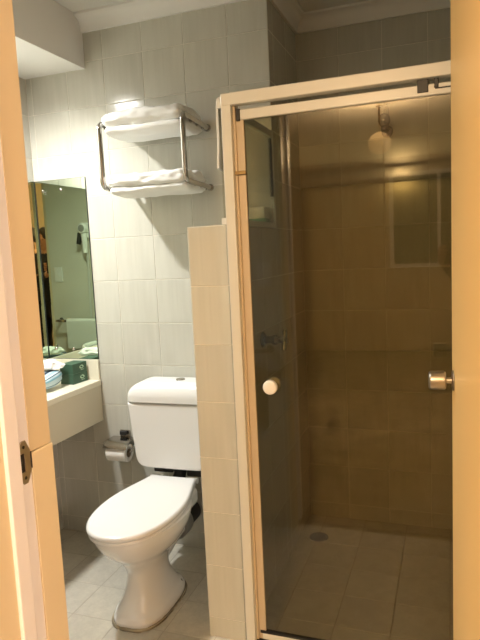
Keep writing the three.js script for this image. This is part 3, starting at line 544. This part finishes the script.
// ------------------------------------------------------------------ the photographer (seen in the mirror corner) and the phone
{
  const t = thing('smartphone', 'black smartphone held up by the photographer', 'phone', [0, 1.387, 0]);
  mesh('case', rb(-0.037, 0.037, -0.075, 0.075, 0.022, 0.03, 0.003, 3).translate(0, -0.055, 0), M.black, t);
  mesh('screen', bx(-0.034, 0.034, -0.068, 0.068, 0.0299, 0.0304).translate(0, -0.055, 0), std(0.02, 0.02, 0.022, { roughness: 0.1 }), t);
  mesh('camera_bump', cyl(0.008, 0.008, [0, 0, 0.0185], [0, 0, 0.0225], 20), M.rubber, t);
}
{
  const px = 0.30, pz = 0.36;
  const cap = (p, a, b, ra, rb_) => { const ab = b.clone().sub(a), h = Math.max(0, Math.min(1, p.clone().sub(a).dot(ab) / ab.lengthSq())); return p.distanceTo(a.clone().addScaledVector(ab, h)) - (ra + (rb_ - ra) * h); };
  const smin = (a, b, k) => { const h = Math.max(0, k - Math.abs(a - b)) / k; return Math.min(a, b) - h * h * k * 0.25; };
  const P = (x, y, z) => V(px + x, y, pz + z);
  const bones = [];
  const bone = (a, b, ra, r2, k = 0.05) => bones.push([a, b, ra, r2, k]);
  bone(P(0, 0.98, 0.01), P(0, 1.2, 0.01), 0.13, 0.125); bone(P(-0.06, 1.0, 0.01), P(0.06, 1.0, 0.01), 0.12, 0.12); bone(P(-0.09, 1.32, 0.0), P(0.09, 1.32, 0), 0.11, 0.11); bone(P(-0.15, 1.40, 0.01), P(0.15, 1.40, 0.01), 0.065, 0.065);
  bone(P(0, 1.4, 0.02), P(0, 1.52, 0.0), 0.062, 0.052, 0.04);
  for (const s of [-1, 1]) {
    bone(P(s * 0.09, 0.93, 0.01), P(s * 0.10, 0.5, 0.0), 0.095, 0.058); bone(P(s * 0.10, 0.5, 0), P(s * 0.105, 0.09, 0.03), 0.056, 0.04); bone(P(s * 0.105, 0.05, 0.05), P(s * 0.115, 0.035, -0.14), 0.045, 0.033, 0.03);
  }
  const elbows = { '-1': P(-0.25, 1.14, -0.06), '1': P(0.09, 1.12, -0.22) }, wrists = { '-1': V(-0.045, 1.27, 0.10), '1': V(0.06, 1.27, 0.10) };
  for (const s of [-1, 1]) { bone(P(s * 0.19, 1.385, 0.01), elbows[s], 0.05, 0.042, 0.04); bone(elbows[s], wrists[s], 0.041, 0.027, 0.03); }
  const bodyS = p => { let d = 1e9; for (const [a, b, r1, r2, k] of bones) { d = d > 1e8 ? cap(p, a, b, r1, r2) : smin(d, cap(p, a, b, r1, r2), k); } return d; };
  // head with nose, brow, chin, ears
  const H = (x, y, z) => P(x, 1.6 + y, -0.01 + z);
  const headS = p => {
    const q = p.clone().sub(H(0, 0.02, 0.01)); let d = (Math.sqrt((q.x / 0.074) ** 2 + (q.y / 0.1) ** 2 + (q.z / 0.094) ** 2) - 1) * 0.074;
    d = smin(d, cap(p, H(0, -0.075, -0.045), H(0, -0.05, -0.02), 0.028, 0.05), 0.04);
    d = smin(d, cap(p, H(0, 0.012, -0.088), H(0, -0.022, -0.1), 0.008, 0.013), 0.016);
    d = smin(d, cap(p, H(-0.016, -0.052, -0.079), H(0.016, -0.052, -0.079), 0.007, 0.007), 0.008);
    for (const s of [-1, 1]) { d = smin(d, cap(p, H(s * 0.074, 0.02, 0.015), H(s * 0.072, -0.02, 0.01), 0.012, 0.009), 0.01); d = Math.max(d, -cap(p, H(s * 0.03, 0.012, -0.098), H(s * 0.03, 0.012, -0.094), 0.012, 0.012)); d = Math.min(d, p.distanceTo(H(s * 0.03, 0.012, -0.076)) - 0.0125); }
    return smin(d, cap(p, P(0, 1.44, 0.02), P(0, 1.54, 0.0), 0.055, 0.052), 0.03);
  };
  const handS = s => { // palm beside the phone, five fingers closing on it
    const w = wrists[s], fx = s * 0.041, list = [];
    const palm = V(fx + s * 0.012, 1.315, 0.062); list.push([w, palm, 0.026, 0.021, 0.02], [palm, V(fx + s * 0.012, 1.345, 0.05), 0.021, 0.018, 0.015]);
    for (let i = 0; i < 4; i++) { const y = 1.29 + i * 0.021, l = [0.026, 0.032, 0.034, 0.03][i]; const a = V(fx + s * 0.014, y, 0.05), b = V(fx + s * 0.012, y + 0.003, 0.014), c = V(fx - s * (l - 0.02), y + 0.005, 0.0125); list.push([a, b, 0.0095, 0.0085, 0.006], [b, c, 0.0085, 0.0075, 0.004]); }
    const th = V(fx + s * 0.006, 1.3, 0.06), t2 = V(fx - s * 0.004, 1.325, 0.048), t3 = V(fx - s * 0.022, 1.342, 0.04); list.push([th, t2, 0.012, 0.0105, 0.01], [t2, t3, 0.0105, 0.0085, 0.005]);
    return p => { let d = 1e9; for (const [a, b, r1, r2, k] of list) d = d > 1e8 ? cap(p, a, b, r1, r2) : smin(d, cap(p, a, b, r1, r2), k); return d; };
  };
  function polygonise(sdf, c, half, res) {
    const mc = new MarchingCubes(res, new THREE.MeshStandardMaterial(), false, false, 120000); mc.isolation = 0;
    const hs = res / 2; let i = 0;
    for (let z = 0; z < res; z++) for (let y = 0; y < res; y++) for (let x = 0; x < res; x++) mc.field[i++] = -sdf(V(c.x + (x - hs) / hs * half.x, c.y + (y - hs) / hs * half.y, c.z + (z - hs) / hs * half.z));
    mc.update(); const n = mc.count, pos = new Float32Array(n * 3), nor = new Float32Array(n * 3);
    for (let k = 0; k < n; k++) { const p = V(mc.positionArray[k * 3] * half.x + c.x, mc.positionArray[k * 3 + 1] * half.y + c.y, mc.positionArray[k * 3 + 2] * half.z + c.z); pos.set([p.x, p.y, p.z], k * 3);
      const e = 0.002, g = V(sdf(V(p.x + e, p.y, p.z)) - sdf(V(p.x - e, p.y, p.z)), sdf(V(p.x, p.y + e, p.z)) - sdf(V(p.x, p.y - e, p.z)), sdf(V(p.x, p.y, p.z + e)) - sdf(V(p.x, p.y, p.z - e))).normalize(); nor.set([g.x, g.y, g.z], k * 3); }
    const g = new THREE.BufferGeometry(); g.setAttribute('position', new THREE.BufferAttribute(pos, 3)); g.setAttribute('normal', new THREE.BufferAttribute(nor, 3)); return g;
  }
  const parts = [polygonise(bodyS, P(0, 0.76, -0.08), V(0.4, 0.82, 0.32), 72), polygonise(headS, P(0, 1.57, 0), V(0.13, 0.17, 0.15), 48), polygonise(handS(-1), V(-0.045, 1.31, 0.055), V(0.07, 0.075, 0.08), 36), polygonise(handS(1), V(0.05, 1.31, 0.055), V(0.07, 0.075, 0.08), 36)];
  const g = mergeGeometries(parts), pa = g.attributes.position, col = new Float32Array(pa.count * 3);
  for (let i = 0; i < pa.count; i++) {
    const x = pa.getX(i), y = pa.getY(i), z = pa.getZ(i);
    const skin = y > 1.465 || (z < 0.12 && y > 1.2 && y < 1.42 && Math.abs(x) < 0.12 && z < 0.115), c = skin ? [0.5, 0.28, 0.18] : y < 0.075 ? [0.01, 0.01, 0.01] : y < 0.98 ? [0.012, 0.012, 0.015] : [0.02, 0.022, 0.03];
    col.set(c, i * 3);
  }
  g.setAttribute('color', new THREE.BufferAttribute(col, 3));
  const person = thing('person', 'person in dark clothes holding up a phone, seen in the mirror corner', 'person', [0, 0, 0]);
  mesh('body', g, new THREE.MeshPhysicalMaterial({ vertexColors: true, roughness: 0.85 }), person);
  const hairS = p => { const q = p.clone().sub(H(0, 0.035, 0.02)); const d = (Math.sqrt((q.x / 0.086) ** 2 + (q.y / 0.105) ** 2 + (q.z / 0.104) ** 2) - 1) * 0.086 + 0.003 * noise(p.x * 90, p.y * 20, p.z * 90); const face = cap(p, H(0, -0.04, -0.12), H(0, 0.03, -0.12), 0.07, 0.06); return Math.max(d, -face, -(p.y - 1.555)); };
  mesh('hair', polygonise(hairS, P(0, 1.64, 0.02), V(0.13, 0.13, 0.14), 44), std(0.015, 0.011, 0.008, { roughness: 0.6 }), person);
}
renderer.render(scene, camera);
